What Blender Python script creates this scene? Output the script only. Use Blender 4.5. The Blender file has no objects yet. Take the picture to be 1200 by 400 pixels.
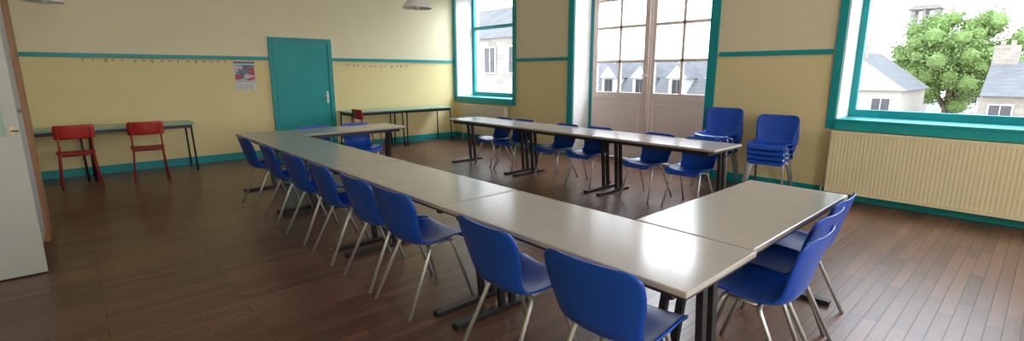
import bpy, bmesh, math, random
from mathutils import Vector, Matrix
random.seed(4)
C = bpy.context.scene.collection

# ---------------------------------------------------------------- materials
def new_mat(name):
    m = bpy.data.materials.new(name); m.use_nodes = True
    nt = m.node_tree; b = nt.nodes['Principled BSDF']
    return m, nt, b

def mat(name, col, rough=0.5, metal=0.0, var=0.06, scale=8.0, bump=0.0, bscale=120.0, coat=0.0, spec=0.5):
    m, nt, b = new_mat(name)
    b.inputs['Roughness'].default_value = rough
    b.inputs['Metallic'].default_value = metal
    b.inputs['Specular IOR Level'].default_value = spec
    b.inputs['Coat Weight'].default_value = coat
    geo = nt.nodes.new('ShaderNodeNewGeometry')
    n = nt.nodes.new('ShaderNodeTexNoise'); n.inputs['Scale'].default_value = scale
    n.inputs['Detail'].default_value = 4
    nt.links.new(geo.outputs['Position'], n.inputs['Vector'])
    mx = nt.nodes.new('ShaderNodeMix'); mx.data_type = 'RGBA'
    mx.inputs[6].default_value = (*[c*(1-var*2) for c in col], 1)
    mx.inputs[7].default_value = (*[min(1, c*(1+var*2)) for c in col], 1)
    nt.links.new(n.outputs['Fac'], mx.inputs[0])
    nt.links.new(mx.outputs[2], b.inputs['Base Color'])
    if bump > 0:
        n2 = nt.nodes.new('ShaderNodeTexNoise'); n2.inputs['Scale'].default_value = bscale
        nt.links.new(geo.outputs['Position'], n2.inputs['Vector'])
        bp = nt.nodes.new('ShaderNodeBump'); bp.inputs['Strength'].default_value = bump
        bp.inputs['Distance'].default_value = 0.01
        nt.links.new(n2.outputs['Fac'], bp.inputs['Height'])
        nt.links.new(bp.outputs[0], b.inputs['Normal'])
    return m

def wall_mat(name, low, high, split=1.745):
    m, nt, b = new_mat(name)
    b.inputs['Roughness'].default_value = 0.75
    geo = nt.nodes.new('ShaderNodeNewGeometry')
    sep = nt.nodes.new('ShaderNodeSeparateXYZ'); nt.links.new(geo.outputs['Position'], sep.inputs[0])
    gt = nt.nodes.new('ShaderNodeMath'); gt.operation = 'GREATER_THAN'; gt.inputs[1].default_value = split
    nt.links.new(sep.outputs['Z'], gt.inputs[0])
    mx = nt.nodes.new('ShaderNodeMix'); mx.data_type = 'RGBA'
    mx.inputs[6].default_value = (*low, 1); mx.inputs[7].default_value = (*high, 1)
    nt.links.new(gt.outputs[0], mx.inputs[0])
    n = nt.nodes.new('ShaderNodeTexNoise'); n.inputs['Scale'].default_value = 2.0; n.inputs['Detail'].default_value = 6
    nt.links.new(geo.outputs['Position'], n.inputs['Vector'])
    mr = nt.nodes.new('ShaderNodeMapRange'); mr.inputs[3].default_value = 0.94; mr.inputs[4].default_value = 1.06
    nt.links.new(n.outputs['Fac'], mr.inputs[0])
    mul = nt.nodes.new('ShaderNodeVectorMath'); mul.operation = 'SCALE'
    nt.links.new(mx.outputs[2], mul.inputs[0]); nt.links.new(mr.outputs[0], mul.inputs['Scale'])
    nt.links.new(mul.outputs[0], b.inputs['Base Color'])
    n2 = nt.nodes.new('ShaderNodeTexNoise'); n2.inputs['Scale'].default_value = 60; n2.inputs['Detail'].default_value = 3
    nt.links.new(geo.outputs['Position'], n2.inputs['Vector'])
    bp = nt.nodes.new('ShaderNodeBump'); bp.inputs['Strength'].default_value = 0.4; bp.inputs['Distance'].default_value = 0.01
    nt.links.new(n2.outputs['Fac'], bp.inputs['Height']); nt.links.new(bp.outputs[0], b.inputs['Normal'])
    return m

def floor_mat():
    m, nt, b = new_mat('parquet')
    geo = nt.nodes.new('ShaderNodeNewGeometry')
    br = nt.nodes.new('ShaderNodeTexBrick')
    br.offset = 0.37; br.offset_frequency = 3
    br.inputs['Scale'].default_value = 1.0
    br.inputs['Brick Width'].default_value = 0.7
    br.inputs['Row Height'].default_value = 0.075
    br.inputs['Mortar Size'].default_value = 0.0034
    br.inputs['Mortar Smooth'].default_value = 0.3
    br.inputs['Color1'].default_value = (0.092, 0.042, 0.026, 1)
    br.inputs['Color2'].default_value = (0.172, 0.083, 0.052, 1)
    br.inputs['Mortar'].default_value = (0.022, 0.013, 0.010, 1)
    nt.links.new(geo.outputs['Position'], br.inputs['Vector'])
    mp = nt.nodes.new('ShaderNodeMapping'); mp.inputs['Scale'].default_value = (1.5, 22, 1)
    nt.links.new(geo.outputs['Position'], mp.inputs[0])
    n = nt.nodes.new('ShaderNodeTexNoise'); n.inputs['Scale'].default_value = 2.0; n.inputs['Detail'].default_value = 6
    nt.links.new(mp.outputs[0], n.inputs['Vector'])
    mr = nt.nodes.new('ShaderNodeMapRange'); mr.inputs[1].default_value = 0.3; mr.inputs[2].default_value = 0.7
    mr.inputs[3].default_value = 0.88; mr.inputs[4].default_value = 1.12
    nt.links.new(n.outputs['Fac'], mr.inputs[0])
    n3 = nt.nodes.new('ShaderNodeTexNoise'); n3.inputs['Scale'].default_value = 0.8; n3.inputs['Detail'].default_value = 3
    nt.links.new(geo.outputs['Position'], n3.inputs['Vector'])
    mr3 = nt.nodes.new('ShaderNodeMapRange'); mr3.inputs[1].default_value = 0.3; mr3.inputs[2].default_value = 0.7
    mr3.inputs[3].default_value = 0.88; mr3.inputs[4].default_value = 1.15
    nt.links.new(n3.outputs['Fac'], mr3.inputs[0])
    mm = nt.nodes.new('ShaderNodeMath'); mm.operation = 'MULTIPLY'
    nt.links.new(mr.outputs[0], mm.inputs[0]); nt.links.new(mr3.outputs[0], mm.inputs[1])
    mul = nt.nodes.new('ShaderNodeVectorMath'); mul.operation = 'SCALE'
    nt.links.new(br.outputs['Color'], mul.inputs[0]); nt.links.new(mm.outputs[0], mul.inputs['Scale'])
    nt.links.new(mul.outputs[0], b.inputs['Base Color'])
    b.inputs['Roughness'].default_value = 0.30
    bp = nt.nodes.new('ShaderNodeBump'); bp.inputs['Strength'].default_value = 0.3; bp.inputs['Distance'].default_value = 0.004
    bp.invert = True
    nt.links.new(br.outputs['Fac'], bp.inputs['Height']); nt.links.new(bp.outputs[0], b.inputs['Normal'])
    return m

def brick_mat(name, c1, c2, mortar, bw=0.4, rh=0.18, rough=0.85, axis='YZ'):
    m, nt, b = new_mat(name)
    b.inputs['Roughness'].default_value = rough
    geo = nt.nodes.new('ShaderNodeNewGeometry')
    sep = nt.nodes.new('ShaderNodeSeparateXYZ'); nt.links.new(geo.outputs['Position'], sep.inputs[0])
    cb = nt.nodes.new('ShaderNodeCombineXYZ')
    add = nt.nodes.new('ShaderNodeMath'); add.operation = 'ADD'
    nt.links.new(sep.outputs['X'], add.inputs[0]); nt.links.new(sep.outputs['Y'], add.inputs[1])
    nt.links.new(add.outputs[0], cb.inputs[0]); nt.links.new(sep.outputs['Z'], cb.inputs[1])
    br = nt.nodes.new('ShaderNodeTexBrick'); br.inputs['Scale'].default_value = 1
    br.inputs['Brick Width'].default_value = bw; br.inputs['Row Height'].default_value = rh
    br.inputs['Mortar Size'].default_value = 0.012
    br.inputs['Color1'].default_value = (*c1, 1); br.inputs['Color2'].default_value = (*c2, 1); br.inputs['Mortar'].default_value = (*mortar, 1)
    nt.links.new(cb.outputs[0], br.inputs['Vector']); nt.links.new(br.outputs['Color'], b.inputs['Base Color'])
    return m

def glass_mat(name, tint=(1, 1, 1), refl=0.06):
    m, nt, b = new_mat(name)
    out = nt.nodes['Material Output']
    tr = nt.nodes.new('ShaderNodeBsdfTransparent'); tr.inputs[0].default_value = (*tint, 1)
    gl = nt.nodes.new('ShaderNodeBsdfGlossy'); gl.inputs['Roughness'].default_value = 0.02
    mx = nt.nodes.new('ShaderNodeMixShader'); mx.inputs[0].default_value = refl
    nt.links.new(tr.outputs[0], mx.inputs[1]); nt.links.new(gl.outputs[0], mx.inputs[2])
    nt.links.new(mx.outputs[0], out.inputs[0])
    return m

M = {}
M['floor'] = floor_mat()
M['wall_back'] = wall_mat('wall_paint_yellow', (0.84, 0.71, 0.37), (0.86, 0.78, 0.55))
M['wall_right'] = wall_mat('wall_paint_yellow_shaded', (0.80, 0.68, 0.38), (0.80, 0.71, 0.51))  # same yellow wall paint, base darkened for the backlit wall's shade
M['ceiling'] = mat('ceiling_white', (0.84, 0.81, 0.75), 0.8)
M['teal'] = mat('teal_paint', (0.002, 0.31, 0.34), 0.42, var=0.08, scale=3)
M['teal_door'] = mat('teal_door_paint', (0.002, 0.33, 0.34), 0.45, var=0.08, scale=2)
M['reveal'] = mat('reveal_plaster', (0.78, 0.77, 0.76), 0.8, bump=0.3, bscale=40)
M['doorpaint'] = mat('faded_cream_paint', (0.92, 0.80, 0.76), 0.5, var=0.02)
M['blue'] = mat('blue_plastic', (0.008, 0.072, 0.46), 0.28, var=0.04, scale=5, bump=0.1, bscale=400)
M['chrome'] = mat('grey_steel_tube', (0.62, 0.64, 0.67), 0.38, 0.75, var=0.03)
M['black'] = mat('black_metal', (0.018, 0.018, 0.02), 0.42, var=0.05)
M['edge'] = mat('dark_table_edge', (0.05, 0.04, 0.035), 0.5)
M['top'] = mat('beige_laminate', (0.42, 0.375, 0.345), 0.19, var=0.04, scale=6)
M['top2'] = mat('pale_laminate', (0.46, 0.425, 0.41), 0.18, var=0.04, scale=6)
M['topg'] = mat('greenish_laminate', (0.38, 0.36, 0.315), 0.24, var=0.05, scale=6)
M['green'] = mat('green_laminate', (0.27, 0.44, 0.37), 0.3, var=0.05)
M['red'] = mat('red_lacquer', (0.46, 0.024, 0.016), 0.35, var=0.06)
M['redtube'] = mat('red_tube', (0.32, 0.022, 0.018), 0.4)
M['cream_rad'] = mat('radiator_cream', (0.78, 0.68, 0.45), 0.5, var=0.03)
M['white_rad'] = mat('radiator_white', (0.74, 0.70, 0.60), 0.45, var=0.03)
M['white'] = mat('grey_white_paint', (0.42, 0.44, 0.42), 0.45, var=0.03, scale=2)
M['enamel'] = mat('white_enamel', (0.85, 0.85, 0.83), 0.3)
M['wood'] = mat('brown_wood', (0.32, 0.145, 0.06), 0.5, var=0.2, scale=4)
M['brass'] = mat('dull_brass', (0.35, 0.28, 0.16), 0.35, 1.0)
M['paper'] = mat('paper_white', (0.76, 0.76, 0.76), 0.7)
M['string'] = mat('string_pale', (0.50, 0.40, 0.24), 0.8)
M['tag'] = mat('kraft_paper', (0.55, 0.40, 0.22), 0.8, var=0.25, scale=10)
M['stone'] = brick_mat('granite_blocks', (0.34, 0.30, 0.25), (0.44, 0.38, 0.32), (0.42, 0.40, 0.37), 0.35, 0.2)
M['stone2'] = brick_mat('pale_stone', (0.28, 0.265, 0.24), (0.38, 0.36, 0.33), (0.36, 0.35, 0.33), 0.6, 0.3)
M['render'] = mat('house_render', (0.56, 0.52, 0.46), 0.9)
M['slate'] = brick_mat('slate_roof', (0.17, 0.17, 0.18), (0.22, 0.22, 0.23), (0.15, 0.15, 0.16), 0.3, 0.18)
M['darkglass'] = mat('dark_window_glass', (0.06, 0.065, 0.075), 0.15)
M['whiteext'] = mat('exterior_white', (0.66, 0.65, 0.62), 0.7)
M['leaf'] = mat('foliage', (0.22, 0.34, 0.10), 0.7, var=0.18, scale=1.2)
M['bark'] = mat('bark', (0.15, 0.12, 0.10), 0.9)
M['ground'] = mat('asphalt', (0.25, 0.25, 0.24), 0.9)
M['glass'] = glass_mat('window_glass', (1, 1, 1), 0.04)
M['greenpanel'] = mat('pale_green_panel', (0.32, 0.47, 0.40), 0.2, var=.03)

# ---------------------------------------------------------------- mesh helpers
def obj_from_bm(bm, name, material, parent=None, smooth=False, bevel=0.0, segs=2):
    bmesh.ops.recalc_face_normals(bm, faces=bm.faces)
    me = bpy.data.meshes.new(name); bm.to_mesh(me); bm.free()
    mats = material if isinstance(material, (list, tuple)) else [material]
    for mm in mats: me.materials.append(mm)
    if smooth:
        for p in me.polygons: p.use_smooth = True
    o = bpy.data.objects.new(name, me); C.objects.link(o)
    if parent: o.parent = parent
    if bevel > 0:
        md = o.modifiers.new('bevel', 'BEVEL'); md.width = bevel; md.segments = segs; md.limit_method = 'ANGLE'
    return o

def box(bm, x0, x1, y0, y1, z0, z1, mi=0):
    x0, x1 = min(x0, x1), max(x0, x1); y0, y1 = min(y0, y1), max(y0, y1); z0, z1 = min(z0, z1), max(z0, z1)
    vs = [bm.verts.new((x, y, z)) for x in (x0, x1) for y in (y0, y1) for z in (z0, z1)]
    for q in ((0, 1, 3, 2), (4, 6, 7, 5), (0, 4, 5, 1), (2, 3, 7, 6), (0, 2, 6, 4), (1, 5, 7, 3)):
        f = bm.faces.new([vs[i] for i in q]); f.material_index = mi

def boxes(name, lst, material, parent=None, bevel=0.0):
    bm = bmesh.new()
    for b in lst: box(bm, *b)
    return obj_from_bm(bm, name, material, parent, bevel=bevel)

def smooth_path(pts, rad=0.04, n=5):
    P = [Vector(p) for p in pts]; out = [P[0]]
    for i in range(1, len(P)-1):
        a, b, c = P[i-1], P[i], P[i+1]
        r = min(rad, (a-b).length*0.45, (c-b).length*0.45)
        s = b+(a-b).normalized()*r; e = b+(c-b).normalized()*r
        for k in range(n+1):
            t = k/n; out.append((1-t)**2*s+2*t*(1-t)*b+t*t*e)
    out.append(P[-1]); return out

def tube(bm, pts, r, segs=10, bend=0.04, caps=True):
    P = smooth_path(pts, bend) if len(pts) > 2 else [Vector(p) for p in pts]
    rings = []; nrm = None
    for i, p in enumerate(P):
        d = (P[min(i+1, len(P)-1)]-P[max(i-1, 0)]).normalized()
        if nrm is None:
            nrm = d.cross(Vector((0, 0, 1)))
            if nrm.length < 1e-3: nrm = d.cross(Vector((1, 0, 0)))
        nrm = (nrm-d*nrm.dot(d)).normalized(); bn = d.cross(nrm)
        rings.append([bm.verts.new(p+r*(math.cos(a)*nrm+math.sin(a)*bn)) for a in [2*math.pi*k/segs for k in range(segs)]])
    for a, b in zip(rings, rings[1:]):
        for k in range(segs):
            bm.faces.new((a[k], a[(k+1) % segs], b[(k+1) % segs], b[k]))
    if caps:
        bm.faces.new(rings[0][::-1]); bm.faces.new(rings[-1])

def tube_obj(name, paths, r, material, parent=None, bend=0.04, segs=10):
    bm = bmesh.new()
    for p in paths: tube(bm, p, r, segs, bend)
    o = obj_from_bm(bm, name, material, parent, smooth=True)
    return o

def lathe(name, prof, material, parent=None, segs=32):
    bm = bmesh.new(); rings = []
    for r, z in prof:
        rings.append([bm.verts.new((r*math.cos(2*math.pi*k/segs), r*math.sin(2*math.pi*k/segs), z)) for k in range(segs)])
    for a, b in zip(rings, rings[1:]):
        for k in range(segs): bm.faces.new((a[k], a[(k+1) % segs], b[(k+1) % segs], b[k]))
    return obj_from_bm(bm, name, material, parent, smooth=True)

def empty(name, loc=(0, 0, 0), rot=0.0):
    o = bpy.data.objects.new(name, None); o.empty_display_size = 0.1
    C.objects.link(o); o.location = loc; o.rotation_euler = (0, 0, rot); return o

def tag(o, category, label, group=None):
    o['category'] = category; o['label'] = label
    if group: o['group'] = group
    return o

def struct(o, label=None):
    o['kind'] = 'structure'
    if label: o['label'] = label
    return o

def dup(root, loc, rot, label=None, group=None, sx=1.0, sz=1.0):
    r = root.copy(); C.objects.link(r); r.location = loc; r.rotation_euler = (0, 0, rot); r.scale = (sx, 1, sz)
    if label: r['label'] = label
    if group: r['group'] = group
    def rec(src, dst):
        for ch in src.children:
            if ch == dst: continue
            c = ch.copy(); C.objects.link(c); c.parent = dst
            c.matrix_parent_inverse = ch.matrix_parent_inverse.copy()
            rec(ch, c)
    rec(root, r)
    return r

# ---------------------------------------------------------------- room
XL, XR, YF, YB, H = -1.3, 6.8, -4.2, 9.5, 3.7
RD = 0.45          # inner reveal depth
XO = XR + 0.62     # outer wall face
struct(boxes('floor', [(XL, XO, YF, YB, -0.2, 0)], M['floor']), 'reddish brown narrow-board wooden parquet floor')
struct(boxes('ceiling', [(XL-.2, XO, YF-.3, YB+.2, H, H+.2)], M['ceiling']), 'plain white ceiling')
struct(boxes('wall_back', [(XL-.2, XO, YB, YB+.2, -0.2, H)], M['wall_back']), 'yellow painted wall, cream above a teal rail')
struct(boxes('wall_left', [(XL-.2, XL, YF-.3, YB, -0.2, H)], M['wall_back']), 'yellow painted side wall')
openings = [  # y0,y1,z0,z1
    (7.46, 9.40, 0.93, 3.25), (3.36, 5.85, 0.0, 3.25), (-0.22, 1.72, 0.93, 3.25), (-3.6, -1.66, 0.93, 3.25)]
bl = []
ys = sorted(openings)
prev = YF
for (a, b, z0, z1) in ys:
    bl.append((XR, XO, prev, a, -0.2, H))
    if z0 > 0: bl.append((XR, XO, a, b, -0.2, z0))
    else: bl.append((XR, XO, a, b, -0.2, -0.001))
    bl.append((XR, XO, a, b, z1, H))
    prev = b
bl.append((XR, XO, prev, YB, -0.2, H))
struct(boxes('wall_right', bl, M['wall_right']), 'yellow painted window wall, darkened for shade, with deep openings')
# unseen wall behind the viewer, two tall openings added for fill light
fo = [(-0.6, 1.6), (3.4, 5.6)]
bl = []; prev = XL
for a, b in fo:
    bl.append((prev, a, YF-.3, YF, -0.2, H)); bl.append((a, b, YF-.3, YF, -0.2, 0.9)); bl.append((a, b, YF-.3, YF, 3.3, H)); prev = b
bl.append((prev, XO, YF-.3, YF, -0.2, H))
struct(boxes('wall_front', bl, M['wall_back']), 'yellow painted wall with two openings added for fill light')

# baseboards
struct(boxes('baseboard_back', [(XL, 2.74, YB-.02, YB, 0, .12), (3.92, XR, YB-.02, YB, 0, .12)], M['teal']), 'teal painted baseboard')
struct(boxes('baseboard_right', [(XR-.02, XR, 5.99, YB-.02, 0, .12), (XR-.02, XR, YF, 3.2, 0, .12)], M['teal']), 'teal painted baseboard')
# rails
z_a, z_b = 1.715, 1.775
struct(boxes('trim_1', [(XL, 2.76, YB-.025, YB, z_a, z_b)], M['teal'], bevel=.004), 'teal wooden dado rail')
struct(boxes('trim_2', [(3.90, XR, YB-.025, YB, z_a, z_b)], M['teal'], bevel=.004), 'teal wooden dado rail')
struct(boxes('trim_3', [(XR-.025, XR, 5.99, 7.36, z_a, z_b)], M['teal'], bevel=.004), 'teal wooden dado rail')
struct(boxes('trim_4', [(XR-.025, XR, 1.83, 3.2, z_a, z_b)], M['teal'], bevel=.004), 'teal wooden dado rail')

# casings + reveals
n = 5
for (a, b, z0, z1) in openings:
    w = 0.09 if z0 > 0 else 0.13
    lst = [(XR-.03, XR, a-w, a, max(0, z0-w), z1+w), (XR-.03, XR, b, b+w, max(0, z0-w), z1+w), (XR-.03, XR, a, b, z1, z1+w)]
    if z0 > 0: lst.append((XR-.05, XR, a, b, z0-w-.01, z0))
    struct(boxes('trim_%d' % n, lst, M['teal'], bevel=.005), 'teal painted window casing'); n += 1
    t = .012
    lst = [(XR, XR+RD, a, a+t, z0, z1), (XR, XR+RD, b-t, b, z0, z1), (XR, XR+RD, a, b, z1-t, z1)]
    struct(boxes('trim_%d' % n, lst, M['reveal']), 'pale plastered window reveal'); n += 1
    if z0 > 0:
        struct(boxes('trim_%d' % n, [(XR-.06, XR+RD, a+.012, b-.012, z0, z0+.03)], M['teal'], bevel=.006), 'teal painted window sill'); n += 1
    t = .03
    lst = [(XR+RD+.08, XO+.03, a, a+t, z0, z1), (XR+RD+.08, XO+.03, b-t, b, z0, z1)]
    struct(boxes('trim_%d' % n, lst, M['stone']), 'granite outer window jambs'); n += 1

# casement windows (teal)
def window(idx, y0, y1, z0, z1, label, transom=2.45, mullion=True):
    xw = XR+RD; f = .07; d = .07
    y0 += .012; y1 -= .012; z0 += .03
    r = boxes('window_%d' % idx, [(xw, xw+d, y0, y0+f, z0, z1), (xw, xw+d, y1-f, y1, z0, z1), (xw, xw+d, y0+f, y1-f, z0, z0+.09),
               (xw, xw+d, y0+f, y1-f, z1-f, z1), (xw, xw+d, y0+f, y1-f, transom-.035, transom+.035)], M['teal'], bevel=.004)
    struct(r, label)
    if mullion:
        ym = (y0+y1)/2
        g = boxes('sash', [(xw+.005, xw+d+.005, ym-.05, ym+.05, z0+.09, z1-f)], M['teal'], r, bevel=.004)
    boxes('glass_pane', [(xw+.03, xw+.034, y0+f, y1-f, z0+.09, z1-f)], M['glass'], r)
    return r
window(1, 7.46, 9.40, .93, 3.25, 'teal framed window with pale reveal', 2.5, False)
window(2, -0.22, 1.72, .93, 3.25, 'large teal framed window over the radiator', 2.85, False)
window(3, -3.6, -1.66, .93, 3.25, 'unseen teal framed window added for fill light', 2.6, False)  # out of view, added so that more light enters the room

# french door
def french():
    xw = XR+RD; y0, y1 = 3.372, 5.838; z1 = 3.238
    r = boxes('door_2', [(xw-.02, xw+.07, y0, y0+.05, 0, z1), (xw-.02, xw+.07, y1-.05, y1, 0, z1), (xw-.02, xw+.07, y0+.05, y1-.05, z1-.06, z1)], M['teal'], bevel=.004)
    struct(r, 'tall glazed cream french door in teal frame')
    ym = (y0+y1)/2
    for (a, b, hs) in ((y0+.052, ym-.002, 1), (ym+.002, y1-.052, 0)):
        s = .105; lst = [(xw, xw+.05, a, a+s, .01, z1-.07), (xw, xw+.05, b-s, b, .01, z1-.07)]
        a2, b2 = a+s, b-s; mid = (a2+b2)/2
        lst += [(xw, xw+.05, a2, b2, .01, .16), (xw, xw+.05, a2, b2, 1.04, 1.16), (xw, xw+.05, a2, b2, z1-.16, z1-.07)]
        for zz in (1.69, 2.27, 2.74): lst.append((xw+.005, xw+.045, a2, b2, zz-.024, zz+.024))
        lst.append((xw+.005, xw+.045, mid-.024, mid+.024, 1.16, z1-.16))
        lst.append((xw+.018, xw+.032, a2, b2, .16, 1.04))
        lst += [(xw+.008, xw+.02, a2+.06, b2-.06, .22, .98)]
        lf = boxes('door_leaf', lst, M['doorpaint'], r, bevel=.003)
        boxes('glass_pane', [(xw+.022, xw+.026, a2, b2, 1.16, z1-.16)], M['glass'], lf)
    boxes('cover_strip', [(xw-.018, xw-.001, ym-.045, ym+.045, .02, z1-.08)], M['doorpaint'], r, bevel=.004)
    bm = bmesh.new(); tube(bm, [(xw-.03, ym, .1), (xw-.03, ym, 3.0)], .007, 8)
    tube(bm, [(xw-.02, ym, 1.45), (xw-.06, ym, 1.45), (xw-.06, ym+.1, 1.45)], .01, 8, .01)
    o = obj_from_bm(bm, 'bolt_handle', M['doorpaint'], r, smooth=True)
french()

# teal door on back wall
dr = boxes('door_1', [(2.76, 2.84, YB-.03, YB, 0, 2.12), (3.82, 3.90, YB-.03, YB, 0, 2.12), (2.84, 3.82, YB-.03, YB, 2.04, 2.12)], M['teal'], bevel=.004)
struct(dr, 'flat teal painted door in teal frame')
boxes('door_leaf', [(2.845, 3.815, YB-.018, YB-.002, .01, 2.035)], M['teal_door'], dr, bevel=.002)
bm = bmesh.new(); box(bm, 3.745, 3.785, YB-.024, YB-.018, .92, 1.14)
tube(bm, [(3.765, YB-.02, 1.06), (3.765, YB-.07, 1.06), (3.68, YB-.07, 1.06)], .009, 8, .01)
obj_from_bm(bm, 'door_handle', M['chrome'], dr)

# open grey-white door leaf hinged on left wall + cupboard with a wooden post behind
ox = -0.28; hx = XL+.02; yy = 4.97; sw = .075
dd = boxes('door_3', [(ox-sw, ox, yy, yy+.045, .01, 2.35), (hx, hx+.12, yy, yy+.045, .01, 2.35), (hx+.12, ox-sw, yy, yy+.045, 2.12, 2.35),
                 (hx+.12, ox-sw, yy, yy+.045, .01, 1.05)], M['white'])
struct(dd, 'open pale grey-green door with a glazed upper part')
boxes('glass_pane', [(hx+.12, ox-sw, yy+.012, yy+.03, 1.05, 2.12)], M['greenpanel'], dd)
bm = bmesh.new(); box(bm, ox-.05, ox-.03, yy-.004, yy, 1.06, 1.12)
tube(bm, [(ox-.04, yy, 1.09), (ox-.04, yy-.03, 1.09), (ox-.005, yy-.03, 1.09)], .006, 8, .012)
obj_from_bm(bm, 'door_handle', M['brass'], dd)

cb = empty('cupboard', (XL+.02, 5.75, 0)); tag(cb, 'cupboard', 'tall grey-white cupboard with a brown wooden end post')
boxes('body', [(0, .96, -.65, .15, .08, 2.55), (.03, .93, -.62, .12, 0, .08)], M['white'], cb, bevel=.004)
boxes('end_post', [(0, 1.005, .155, .655, 0, 2.6)], M['wood'], cb, bevel=.006)
for (a, b) in ((-.64, -.25), (-.24, .145)):
    d = boxes('door', [(.962, .982, a, b, .12, 2.5)], M['white'], cb, bevel=.004)
    yk = -.28 if a < -.3 else -.21
    bm = bmesh.new(); tube(bm, [(.982, yk, 1.2), (1.0, yk, 1.2)], .012, 10); obj_from_bm(bm, 'knob', M['brass'], d, smooth=True)

# ---------------------------------------------------------------- tables
def table(loc, rot, L, W, topmat, label, group=None, flip=1, inset=.1):
    """length along local Y, width along local X"""
    r = empty('table', loc, rot); tag(r, 'table', label, group)
    h = .74
    boxes('table_top', [(-W/2+.002, W/2-.002, -L/2+.003, L/2-.003, h-.026, h)], topmat, r, bevel=.006)
    boxes('table_edge', [(-W/2+.006, W/2-.006, -L/2+.007, L/2-.007, h-.034, h-.026)], M['edge'], r)
    boxes('underframe', [(-W/2+.08, -W/2+.11, -L/2+.1, L/2-.1, h-.075, h-.034), (W/2-.11, W/2-.08, -L/2+.1, L/2-.1, h-.075, h-.034),
                         (-W/2+.11, W/2-.11, -.02, .02, h-.07, h-.034)], M['black'], r)
    for s in (-1, 1):
        y = s*(L/2-inset)
        bm = bmesh.new()
        box(bm, -W/2+.01, W/2-.01, y-.028, y+.028, 0, .032)
        box(bm, -W/2+.05, W/2-.05, y-.018, y+.018, h-.075, h-.034)
        for off in (-.045, .045):     # twin slightly leaning flat posts
            xb = flip*.12+off; xt = flip*.06+off
            vs = []
            for (x, z) in ((xb, .03), (xt, h-.07)):
                for (dx, dy) in ((-.021, -.016), (.021, -.016), (.021, .016), (-.021, .016)):
                    vs.append(bm.verts.new((x+dx, y+dy, z)))
            for k in range(4): bm.faces.new((vs[k], vs[(k+1) % 4], vs[4+(k+1) % 4], vs[4+k]))
            bm.faces.new(vs[:4]); bm.faces.new(vs[4:])
        obj_from_bm(bm, 'leg', M['black'], r, bevel=.003)
    return r

g1 = 'tables pushed together in a U'
TL = 1.535; TW = .61
for i in range(4):
    m = M['topg'] if i == 3 else (M['top2'] if i == 0 else M['top'])
    lab = 'greenish grey laminate table with black sled legs' if i == 3 else 'beige laminate meeting table with black sled legs'
    table((1.825, .76+TL*(i+.5), 0), 0, TL-.004, TW, m, lab, g1)
table((2.86, 1.085, 0), math.pi/2, 1.45, TW, M['top2'], 'beige laminate table set across the row end', g1, inset=.06)
table((2.86, 6.53, 0), math.pi/2, 1.45, TW, M['top'], 'beige laminate table set across the far row end', g1)
for i in range(3):
    table((5.02, 2.18+TL*(i+.5), 0), 0, TL-.004, .64, M['top2'], 'pale laminate meeting table near the french door', 'row of tables along the window side', flip=1)

def wall_table(loc, L, W, h, label, group):
    r = empty('side_table', loc); tag(r, 'table', label, group)
    boxes('table_top', [(-L/2, L/2, -W/2, W/2, h-.025, h)], M['green'], r, bevel=.004)
    boxes('apron', [(-L/2+.04, L/2-.04, -W/2+.04, -W/2+.06, h-.075, h-.025), (-L/2+.04, L/2-.04, W/2-.06, W/2-.04, h-.075, h-.025),
                    (-L/2+.04, -L/2+.06, -W/2+.06, W/2-.06, h-.075, h-.025), (L/2-.06, L/2-.04, -W/2+.06, W/2-.06, h-.075, h-.025)], M['black'], r)
    for sx in (-1, 1):
        for sy in (-1, 1):
            tube_obj('leg', [[(sx*(L/2-.05), sy*(W/2-.05), h-.03), (sx*(L/2-.03), sy*(W/2-.03), 0)]], .014, M['black'], r)
    return r
wall_table((.77, 9.14, 0), 1.29, .6, .74, 'green topped school table against the yellow wall', 'green tables against the yellow wall')
wall_table((-.53, 9.14, 0), 1.29, .6, .74, 'green topped school table against the yellow wall', 'green tables against the yellow wall')
wall_table((4.50, 9.14, 0), 1.17, .6, .76, 'green topped table beside the teal door', 'green tables beside the teal door')
wall_table((5.68, 9.14, 0), 1.17, .6, .76, 'green topped table beside the teal door', 'green tables beside the teal door')

# ---------------------------------------------------------------- blue shell chair (faces +Y)
def catmull(P, n):
    out = []
    Q = [P[0]]+P+[P[-1]]
    for i in range(1, len(Q)-2):
        for k in range(n):
            t = k/n
            out.append(tuple(0.5*((2*Q[i][j])+(-Q[i-1][j]+Q[i+1][j])*t+(2*Q[i-1][j]-5*Q[i][j]+4*Q[i+1][j]-Q[i+2][j])*t*t+(-Q[i-1][j]+3*Q[i][j]-3*Q[i+1][j]+Q[i+2][j])*t**3) for j in range(len(P[0]))))
    out.append(P[-1]); return out

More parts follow.
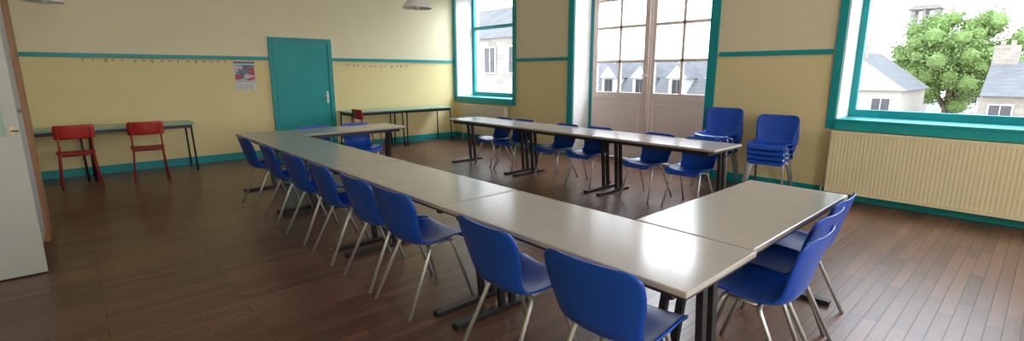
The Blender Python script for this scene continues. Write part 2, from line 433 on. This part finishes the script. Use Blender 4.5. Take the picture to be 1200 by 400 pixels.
def blue_chair():
    r = empty('stacking_chair'); 
    prof = [(.225, .405, .150, .00), (.222, .425, .184, .008), (.195, .448, .204, .018), (.10, .448, .212, .030), (0, .438, .213, .034), (-.10, .432, .208, .036),
            (-.165, .445, .200, .040), (-.200, .490, .194, .042), (-.218, .56, .204, .038), (-.236, .64, .220, .036), (-.254, .71, .224, .034),
            (-.266, .758, .214, .030), (-.272, .783, .184, .024), (-.274, .792, .140, .014)]
    pr = catmull(prof, 3)
    bm = bmesh.new(); NS = 16; rows = []
    for i, (y, z, w, c) in enumerate(pr):
        a = pr[max(i-1, 0)]; b = pr[min(i+1, len(pr)-1)]
        d = Vector((0, b[0]-a[0], b[1]-a[1])).normalized()      # along profile
        nn = Vector((0, d.z, -d.y))                              # towards sitter
        if nn.z < 0 and abs(d.y) > abs(d.z): nn = -nn
        if abs(d.z) >= abs(d.y) and nn.y < 0: nn = -nn
        row = []
        for k in range(NS+1):
            s = -1+2*k/NS
            ss = math.sin(s*math.pi/2)*0.35+s*0.65
            p = Vector((ss*w, y, z))+nn*(c*abs(s)**2.2)
            row.append(bm.verts.new(p))
        rows.append(row)
    for a, b in zip(rows, rows[1:]):
        for k in range(NS): bm.faces.new((a[k], a[k+1], b[k+1], b[k]))
    o = obj_from_bm(bm, 'seat_shell', M['blue'], r, smooth=True)
    md = o.modifiers.new('sol', 'SOLIDIFY'); md.thickness = .009; md.offset = 0
    for sx in (-1, 1):
        tube_obj('leg', [[(sx*.10, .09, .424), (sx*.160, .10, .418), (sx*.202, .235, 0)]], .0115, M['chrome'], r, .03)
        tube_obj('leg', [[(sx*.10, -.06, .410), (sx*.160, -.07, .408), (sx*.198, -.27, 0)]], .0115, M['chrome'], r, .03)
    tube_obj('seat_frame', [[(-.11, .09, .424), (.11, .09, .424)], [(-.11, -.06, .410), (.11, -.06, .410)],
                            [(-.13, -.07, .408), (-.13, .10, .42)], [(.13, -.07, .408), (.13, .10, .42)]], .010, M['chrome'], r)
    return r
base = blue_chair(); tag(base, 'chair', 'blue plastic shell chair with chrome legs', 'blue chairs along the long table row')
R90 = math.pi/2
ysl = [1.13, 1.74, 2.68, 3.19, 3.83, 4.48, 5.20, 6.02]
jit = [0.06, -.05, .04, .0, -.03, .05, -.02, .03]
base.location = (1.655, ysl[0], 0); base.rotation_euler = (0, 0, -R90+jit[0]); base.scale = (1.06, 1, 1)
for y, j in zip(ysl[1:], jit[1:]):
    dup(base, (1.645, y, 0), -R90+j, sx=1.05)
gl = 'blue chairs at the cross table'
dup(base, (2.44, .86, 0), .02, group=gl)
dup(base, (2.855, .93, 0), -.02, group=gl)
dup(base, (3.265, .97, 0), 0.02, group=gl)
gl = 'blue chairs on the window side row'
for y, j in zip([2.63, 3.20, 4.10, 4.70, 5.60, 6.08], [.03, -.04, .05, -.02, .02, -.03]):
    dup(base, (5.105, y, 0), R90+j, 'blue plastic shell chair tucked under the pale table', gl, sz=.965)
gl = 'blue chairs at the far cross table'
dup(base, (2.50, 6.64, 0), math.pi, 'blue plastic shell chair at the far cross table', gl, sz=.965)
dup(base, (3.10, 6.64, 0), math.pi, 'blue plastic shell chair at the far cross table', gl, sz=.965)
for (yc, cnt, st, gl) in ((2.93, 4, .08, 'tall stack of blue chairs against the wall'), (2.25, 4, .062, 'stack of blue chairs beside the radiator')):
    for k in range(cnt):
        dup(base, (6.36-.012*k, yc, st*k), R90+.1, 'blue plastic shell chair stacked against the wall', gl, sx=1.08)

# ---------------------------------------------------------------- red school chair (faces +Y)
def red_chair():
    r = empty('school_chair'); tag(r, 'chair', 'red school chair at the green table', 'red school chairs')
    def panel(name, pts, w, th, crn):
        bm = bmesh.new(); rows = []
        for i, (y, z, ws) in enumerate(pts):
            rows.append([bm.verts.new((s*w*ws, y+(crn*(s*s) if name == 'backrest' else 0), z+(crn*s*s if name == 'seat' else 0))) for s in [-1+2*k/8 for k in range(9)]])
        for a, b in zip(rows, rows[1:]):
            for k in range(8): bm.faces.new((a[k], a[k+1], b[k+1], b[k]))
        o = obj_from_bm(bm, name, M['red'], r, smooth=True)
        md = o.modifiers.new('s', 'SOLIDIFY'); md.thickness = th; md.offset = 0
        return o
    panel('backrest', [(-.215, .655, .9), (-.218, .67, 1), (-.226, .73, 1), (-.234, .80, 1), (-.236, .825, .96), (-.237, .835, .9)], .205, .012, .03)
    panel('seat', [(-.19, .455, .85), (-.17, .45, .97), (0, .445, 1), (.15, .452, 1), (.185, .447, .95), (.195, .435, .88)], .195, .012, .008)
    for sx in (-1, 1):
        tube_obj('leg', [[(sx*.165, -.225, .80), (sx*.168, -.17, .44), (sx*.2, -.235, 0)]], .0115, M['redtube'], r, .08)
        tube_obj('leg', [[(sx*.165, -.15, .425), (sx*.168, .15, .428), (sx*.195, .205, 0)]], .0115, M['redtube'], r, .05)
    tube_obj('seat_frame', [[(-.168, .10, .427), (.168, .10, .427)], [(-.168, -.12, .427), (.168, -.12, .427)]], .010, M['redtube'], r)
    return r
rc = red_chair(); rc.location = (0.0, 8.66, 0); rc.rotation_euler = (0, 0, .05)
dup(rc, (.77, 8.60, 0), -.08)
dup(rc, (4.14, 8.60, 0), -R90, 'red school chair beside the teal door')

# ---------------------------------------------------------------- radiators
def radiator(y0, y1, z0, z1, material, label):
    r = empty('radiator', (XR-.125, (y0+y1)/2, 0)); tag(r, 'radiator', label)
    L = y1-y0; bm = bmesh.new(); n = int(L/.036); xs = -.045
    st = L/n
    pts = []
    for i in range(n):
        y = -L/2+i*st
        pts += [(y, 0), (y+st*.3, -.0004), (y+st*.5, -.0015), (y+st*.8, -.0015)]
    pts.append((L/2, 0))
    a = [bm.verts.new((xs+d, y, z0+.03)) for y, d in pts]; b = [bm.verts.new((xs+d, y, z1-.03)) for y, d in pts]
    for k in range(len(pts)-1): bm.faces.new((a[k], a[k+1], b[k+1], b[k]))
    box(bm, xs-.005, xs+.02, -L/2, L/2, z0, z0+.03); box(bm, xs-.005, xs+.02, -L/2, L/2, z1-.03, z1-.0)
    box(bm, xs+.002, xs+.02, -L/2, L/2, z0+.03, z1-.03)
    obj_from_bm(bm, 'front_panel', material, r)
    boxes('rear_panel', [(.03, .05, -L/2, L/2, z0, z1-.01)], material, r)
    boxes('top_grille', [(xs+.02, .03, -L/2+i*st*2, -L/2+i*st*2+.012, z1-.02, z1) for i in range(n//2)]+[(xs+.02, xs+.03, -L/2, L/2, z1-.03, z1-.005)], material, r)
    boxes('side_panel', [(xs, .05, -L/2-.004, -L/2, z0, z1)], material, r)
    boxes('side_panel', [(xs, .05, L/2, L/2+.004, z0, z1)], material, r)
    tube_obj('pipe', [[(0, L/2-.02, z0+.05), (0, L/2+.05, z0+.05), (0, L/2+.05, 0)]], .01, material, r, .02)
    tube_obj('pipe', [[(0, -L/2+.02, z0+.05), (0, -L/2-.05, z0+.05), (0, -L/2-.05, 0)]], .01, material, r, .02)
    for s in (-1, 1):
        boxes('bracket', [(.05, .122, s*L*.3-.015, s*L*.3+.015, z1-.2, z1-.1)], material, r)
    return r
radiator(-.35, 1.70, .10, .825, M['cream_rad'], 'long cream fluted panel radiator under the window')
radiator(7.55, 9.0, .15, .80, M['white_rad'], 'off-white panel radiator under the window')

# ---------------------------------------------------------------- lamps
def lamp(x, y, z):
    r = empty('pendant_lamp', (x, y, z)); tag(r, 'lamp', 'white enamel pendant lamp hanging from the ceiling', 'pendant lamps')
    lathe('lamp_shade', [(.195, 0), (.202, .006), (.19, .03), (.15, .08), (.10, .125), (.06, .15), (.05, .21), (.02, .23), (.019, .225), (.045, .205), (.055, .148), (.095, .12), (.145, .075), (.185, .026), (.192, .002), (.195, 0)], M['enamel'], r)
    lathe('bulb', [(.001, -.02), (.02, -.015), (.036, .005), (.04, .03), (.03, .06), (.018, .09), (.016, .15)], M['paper'], r, 20)
    tube_obj('cord', [[(0, 0, .22), (0, 0, H-z)]], .006, M['paper'], r)
    return r
lamp(3.72, 6.03, 2.36)
lamp(-.06, 8.1, 2.31)

# ---------------------------------------------------------------- calendar
def cal_mat():
    m, nt, b = new_mat('calendar_picture')
    b.inputs['Roughness'].default_value = .4
    geo = nt.nodes.new('ShaderNodeNewGeometry')
    v = nt.nodes.new('ShaderNodeTexVoronoi'); v.inputs['Scale'].default_value = 8
    mp = nt.nodes.new('ShaderNodeMapping'); mp.inputs['Scale'].default_value = (1, 1, 2.4)
    nt.links.new(geo.outputs['Position'], mp.inputs[0]); nt.links.new(mp.outputs[0], v.inputs['Vector'])
    sp = nt.nodes.new('ShaderNodeSeparateColor'); nt.links.new(v.outputs['Color'], sp.inputs[0])
    cr = nt.nodes.new('ShaderNodeValToRGB')
    e = cr.color_ramp; e.interpolation = 'CONSTANT'
    e.elements[0].color = (.10, .12, .18, 1); e.elements[1].color = (.50, .52, .56, 1); e.elements[1].position = .25
    x = e.elements.new(.52); x.color = (.50, .04, .05, 1)
    x = e.elements.new(.80); x.color = (.16, .19, .30, 1)
    nt.links.new(sp.outputs[0], cr.inputs[0]); nt.links.new(cr.outputs[0], b.inputs['Base Color'])
    return m
cl = empty('wall_calendar', (2.35, YB-.001, 1.2)); tag(cl, 'calendar', 'paper wall calendar with a red and blue picture')
boxes('sheet', [(-.165, .165, -.004, 0, 0, .49)], M['paper'], cl)
boxes('picture', [(-.155, .155, -.006, -.004, .13, .43)], cal_mat(), cl)
boxes('header', [(-.165, .165, -.006, -.004, .45, .485)], mat('header_blue', (.10, .14, .28), .5), cl)
boxes('date_grid', [(-.14+.047*i, -.14+.047*i+.03, -.006, -.004, .015+.026*j, .015+.026*j+.010) for i in range(6) for j in range(4)], mat('grid_ink', (.3, .3, .34), .6), cl)

# ---------------------------------------------------------------- garlands
def garland(x0, x1, z, sag, count, label):
    r = empty('garland', ((x0+x1)/2, YB-.003, z)); tag(r, 'garland', label, 'paper garlands on the wall')
    L = x1-x0
    f = lambda t: -sag*(1-(2*t-1)**2)
    tube_obj('string', [[(-L/2+L*k/24, 0, f(k/24)) for k in range(25)]], .002, M['string'], r, .01, 6)
    for i in range(count):
        t = (i+.3+random.uniform(0, .4))/count; x = -L/2+L*t; zz = f(t)
        bm = bmesh.new(); w = random.uniform(.012, .024); h = random.uniform(.03, .055)
        pts = [(-w*.5, 0), (w*.5, 0), (w, -h*.5), (w*.4, -h), (-w*.4, -h), (-w, -h*.5)]
        a = [bm.verts.new((x+px, -.002, zz+pz)) for px, pz in pts]; b = [bm.verts.new((x+px, .002, zz+pz)) for px, pz in pts]
        bm.faces.new(a); bm.faces.new(b[::-1])
        for k in range(6): bm.faces.new((a[k], a[(k+1) % 6], b[(k+1) % 6], b[k]))
        obj_from_bm(bm, 'paper_tag', M['tag'], r)
garland(0.2, 2.14, 1.705, .01, 17, 'string of small kraft paper tags below the rail')
garland(4.15, 5.6, 1.66, .02, 12, 'string of small kraft paper tags beside the door')

# ---------------------------------------------------------------- exterior
gz = -4.5
o = boxes('ground', [(XO+.5, 140, -80, 120, gz-.3, gz)], M['ground']); struct(o, 'grey street outside')
def house(x, y, W, D, eave, ridge, wallm, label, dormers=2, gable=False, chim=True):
    """front facade faces -X; W along Y, D along X. gable: gable end faces -X"""
    r = empty('house', (x, y, gz)); tag(r, 'house', label, 'houses across the street')
    e = eave-gz; rg = ridge-gz
    boxes('wall', [(0, D, -W/2, W/2, 0, e)], wallm, r)
    bm = bmesh.new()
    o_ = .25
    if not gable:
        P = [(-o_, -W/2, e-.05), (D/2, -W/2, rg), (D+o_, -W/2, e-.05), (-o_, W/2, e-.05), (D/2, W/2, rg), (D+o_, W/2, e-.05)]
    else:
        P = [(-o_, -W/2-o_, e-.05), (-o_, 0, rg), (-o_, W/2+o_, e-.05), (D, -W/2-o_, e-.05), (D, 0, rg), (D, W/2+o_, e-.05)]
    v = [bm.verts.new(p) for p in P]
    f1 = bm.faces.new((v[0], v[1], v[2])); f2 = bm.faces.new((v[3], v[5], v[4]))
    for q in ((0, 3, 4, 1), (1, 4, 5, 2), (0, 2, 5, 3)): bm.faces.new([v[i] for i in q])
    f1.material_index = 1; f2.material_index = 1
    obj_from_bm(bm, 'roof', [M['slate'], wallm], r)
    nw = max(1, int(W/1.6))
    for i in range(nw):
        yy = -W/2+W*(i+.5)/nw
        for zz in (e-1.7, e-4.2):
            w = boxes('window', [(-.04, .02, yy-.4, yy+.4, zz, zz+1.2)], M['darkglass'], r)
            boxes('window_frame', [(-.07, -.03, yy-.47, yy-.4, zz-.07, zz+1.27), (-.07, -.03, yy+.4, yy+.47, zz-.07, zz+1.27), (-.07, -.03, yy-.4, yy+.4, zz+1.2, zz+1.27),
                                   (-.07, -.03, yy-.4, yy+.4, zz-.07, zz), (-.06, -.04, yy-.02, yy+.02, zz, zz+1.2)], M['whiteext'], w)
    for i in range(dormers):
        yy = -W/2+W*(i+.5)/dormers; hw = .55; zt = e+ (rg-e)*.55
        bm = bmesh.new(); box(bm, .1, D*.45, yy-hw, yy+hw, e-.1, zt)
        vs = [bm.verts.new(p) for p in ((-.02, yy-hw-.15, zt), (-.02, yy+hw+.15, zt), (-.02, yy, zt+.75), (D*.5, yy-hw-.15, zt), (D*.5, yy+hw+.15, zt), (D*.5, yy, zt+.75))]
        bm.faces.new(vs[:3])
        for q in ((0, 2, 5, 3), (1, 4, 5, 2), (0, 3, 4, 1), (3, 5, 4)):
            f = bm.faces.new([vs[k] for k in q]); f.material_index = 1
        d = obj_from_bm(bm, 'dormer', [M['whiteext'], M['slate']], r)
        boxes('dormer_window', [(.05, .09, yy-.3, yy-.03, e+.1, zt-.1), (.05, .09, yy+.03, yy+.3, e+.1, zt-.1)], M['darkglass'], d)
    if chim:
        cy = 0 if gable else W/2-.5; cx = 1.2 if gable else D/2
        boxes('chimney', [(cx-.35, cx+.35, cy-.5, cy+.5, rg-.7, rg+.8), (cx-.2, cx-.02, cy-.3, cy-.1, rg+.8, rg+1.05), (cx+.02, cx+.2, cy+.1, cy+.3, rg+.8, rg+1.05)], M['stone'], r)
    return r
for i, y in enumerate((14.0, 19.0, 24.0)):
    house(27, y, 4.9, 5, -.1, 2.2, M['render'], 'pale rendered town house with slate roof and dormers', 2, chim=False)
house(33, 8.0, 5.0, 7, .6, 2.7, M['render'], 'pale gabled house with slate roof and chimney', 0, gable=True)
house(58, 2.0, 7.5, 6, 0.6, 3.0, M['whiteext'], 'low pale house with slate roof', 1)
house(34, -1.5, 8.0, 6, .4, 2.1, M['stone'], 'granite stone house with slate roof', 0)
house(16, 22, 11, 3, 3.2, 4.8, M['stone2'], 'large stone house close to the window', 0)

tw = empty('church_tower', (72, 10.9, gz)); tag(tw, 'tower', 'stone church bell tower behind the tree')
boxes('shaft', [(-1.2, 1.2, -1.2, 1.2, 0, 11.2)], M['stone2'], tw)
boxes('belfry', [(sx*1.0-.2, sx*1.0+.2, sy*1.0-.2, sy*1.0+.2, 11.4, 12.8) for sx in (-1, 1) for sy in (-1, 1)]+[(-1.2, -.8, -.15, .15, 11.4, 12.8), (.8, 1.2, -.15, .15, 11.4, 12.8), (-1.35, 1.35, -1.35, 1.35, 11.2, 11.4)], M['stone2'], tw)
boxes('cornice', [(-1.45, 1.45, -1.45, 1.45, 12.8, 13.05), (-1.1, 1.1, -1.1, 1.1, 13.05, 13.3)], M['stone2'], tw)

tr = empty('tree', (46, 4.9, gz)); tag(tr, 'tree', 'large leafy green tree in the street')
bm = bmesh.new(); tube(bm, [(0, 0, 0), (.1, .05, 2.5), (0, -.1, 5.5)], .35, 10)
for a in range(6):
    an = a*1.05; tube(bm, [(0, 0, 2.8+a*.3), (1.5*math.cos(an), 1.5*math.sin(an), 5+a*.2)], .14, 8)
obj_from_bm(bm, 'trunk', M['bark'], tr, smooth=True)
bm = bmesh.new()
cl_ = []
for i in range(130):
    while True:
        p = Vector((random.uniform(-1, 1), random.uniform(-1, 1), random.uniform(-1, 1)))
        if .3 < p.length < 1: break
    cl_.append((Vector((p.x*3.3, p.y*3.5, 6.8+p.z*3.2)), random.uniform(.5, .95)))
for c, rad in cl_:
    mt = Matrix.Translation(c)
    bmesh.ops.create_icosphere(bm, subdivisions=1, radius=rad*.65, matrix=mt)
    for k in range(190):
        d = Vector((random.gauss(0, 1), random.gauss(0, 1), random.gauss(0, 1))).normalized()
        p = c+d*rad*random.uniform(.6, 1.12); s = random.uniform(.06, .12)
        u = Vector((random.gauss(0, 1), random.gauss(0, 1), random.gauss(0, 1))).normalized(); w = d.cross(u).normalized()
        bm.faces.new([bm.verts.new(p+q) for q in (u*s, w*s*.7, -u*s, -w*s*.7)])
fo_ = obj_from_bm(bm, 'foliage', M['leaf'], tr); fo_['kind'] = 'stuff'

# ---------------------------------------------------------------- light
w = bpy.data.worlds.new('World'); bpy.context.scene.world = w; w.use_nodes = True
nt = w.node_tree; bg = nt.nodes['Background']
tc = nt.nodes.new('ShaderNodeTexCoord'); sp = nt.nodes.new('ShaderNodeSeparateXYZ'); nt.links.new(tc.outputs['Generated'], sp.inputs[0])
cr = nt.nodes.new('ShaderNodeValToRGB'); cr.color_ramp.elements[0].color = (.95, .97, 1, 1); cr.color_ramp.elements[1].color = (.66, .82, 1, 1)
nt.links.new(sp.outputs['Z'], cr.inputs[0]); nt.links.new(cr.outputs[0], bg.inputs['Color'])
bg.inputs['Strength'].default_value = 4.2

def area(name, loc, direction, sx, sy, power, col=(1, .97, .92)):
    l = bpy.data.lights.new(name, 'AREA'); l.shape = 'RECTANGLE'; l.size = sx; l.size_y = sy; l.energy = power; l.color = col
    o = bpy.data.objects.new(name, l); C.objects.link(o); o.location = loc
    o.rotation_euler = Vector(direction).to_track_quat('-Z', 'Y').to_euler(); return o
# area lamps added at the unseen openings to front-light the back wall
for (a, b), pw in zip(fo, (90, 50)):
    area('fill_light', ((a+b)/2, YF-.35, 2.1), (0, 1, -.05), 2.1, 2.3, pw)
area('fill_light', (XO+.1, -2.63, 2.1), (-1, .15, -.1), 1.8, 2.2, 110, (1, .99, .97))  # one more added fill lamp, outside the unseen side window
# extra lamps added high outside the seen windows, for room fill and table sheen
for yc, wd, pw in ((8.43, 1.9, 290), (4.6, 2.4, 430), (.75, 1.9, 190)):
    area('outside_fill', (XO+1.3, yc, 4.1), (-1, 0, -.75), wd, 1.6, pw, (.88, .93, 1))

# ---------------------------------------------------------------- camera
cam = bpy.data.cameras.new('camera'); co = bpy.data.objects.new('camera', cam); C.objects.link(co)
cam.sensor_width = 36; cam.lens = 36*570/1200; cam.clip_end = 500
co.location = (0, 0, 1.5)
p = math.radians(11.4); yaw = math.radians(47.8)
d = Vector((math.cos(yaw)*math.cos(p), math.sin(yaw)*math.cos(p), -math.sin(p)))
co.rotation_euler = d.to_track_quat('-Z', 'Y').to_euler()
bpy.context.scene.camera = co
sc = bpy.context.scene
sc.view_settings.view_transform = 'Standard'; sc.view_settings.look = 'None'
sc.view_settings.exposure = 0.0
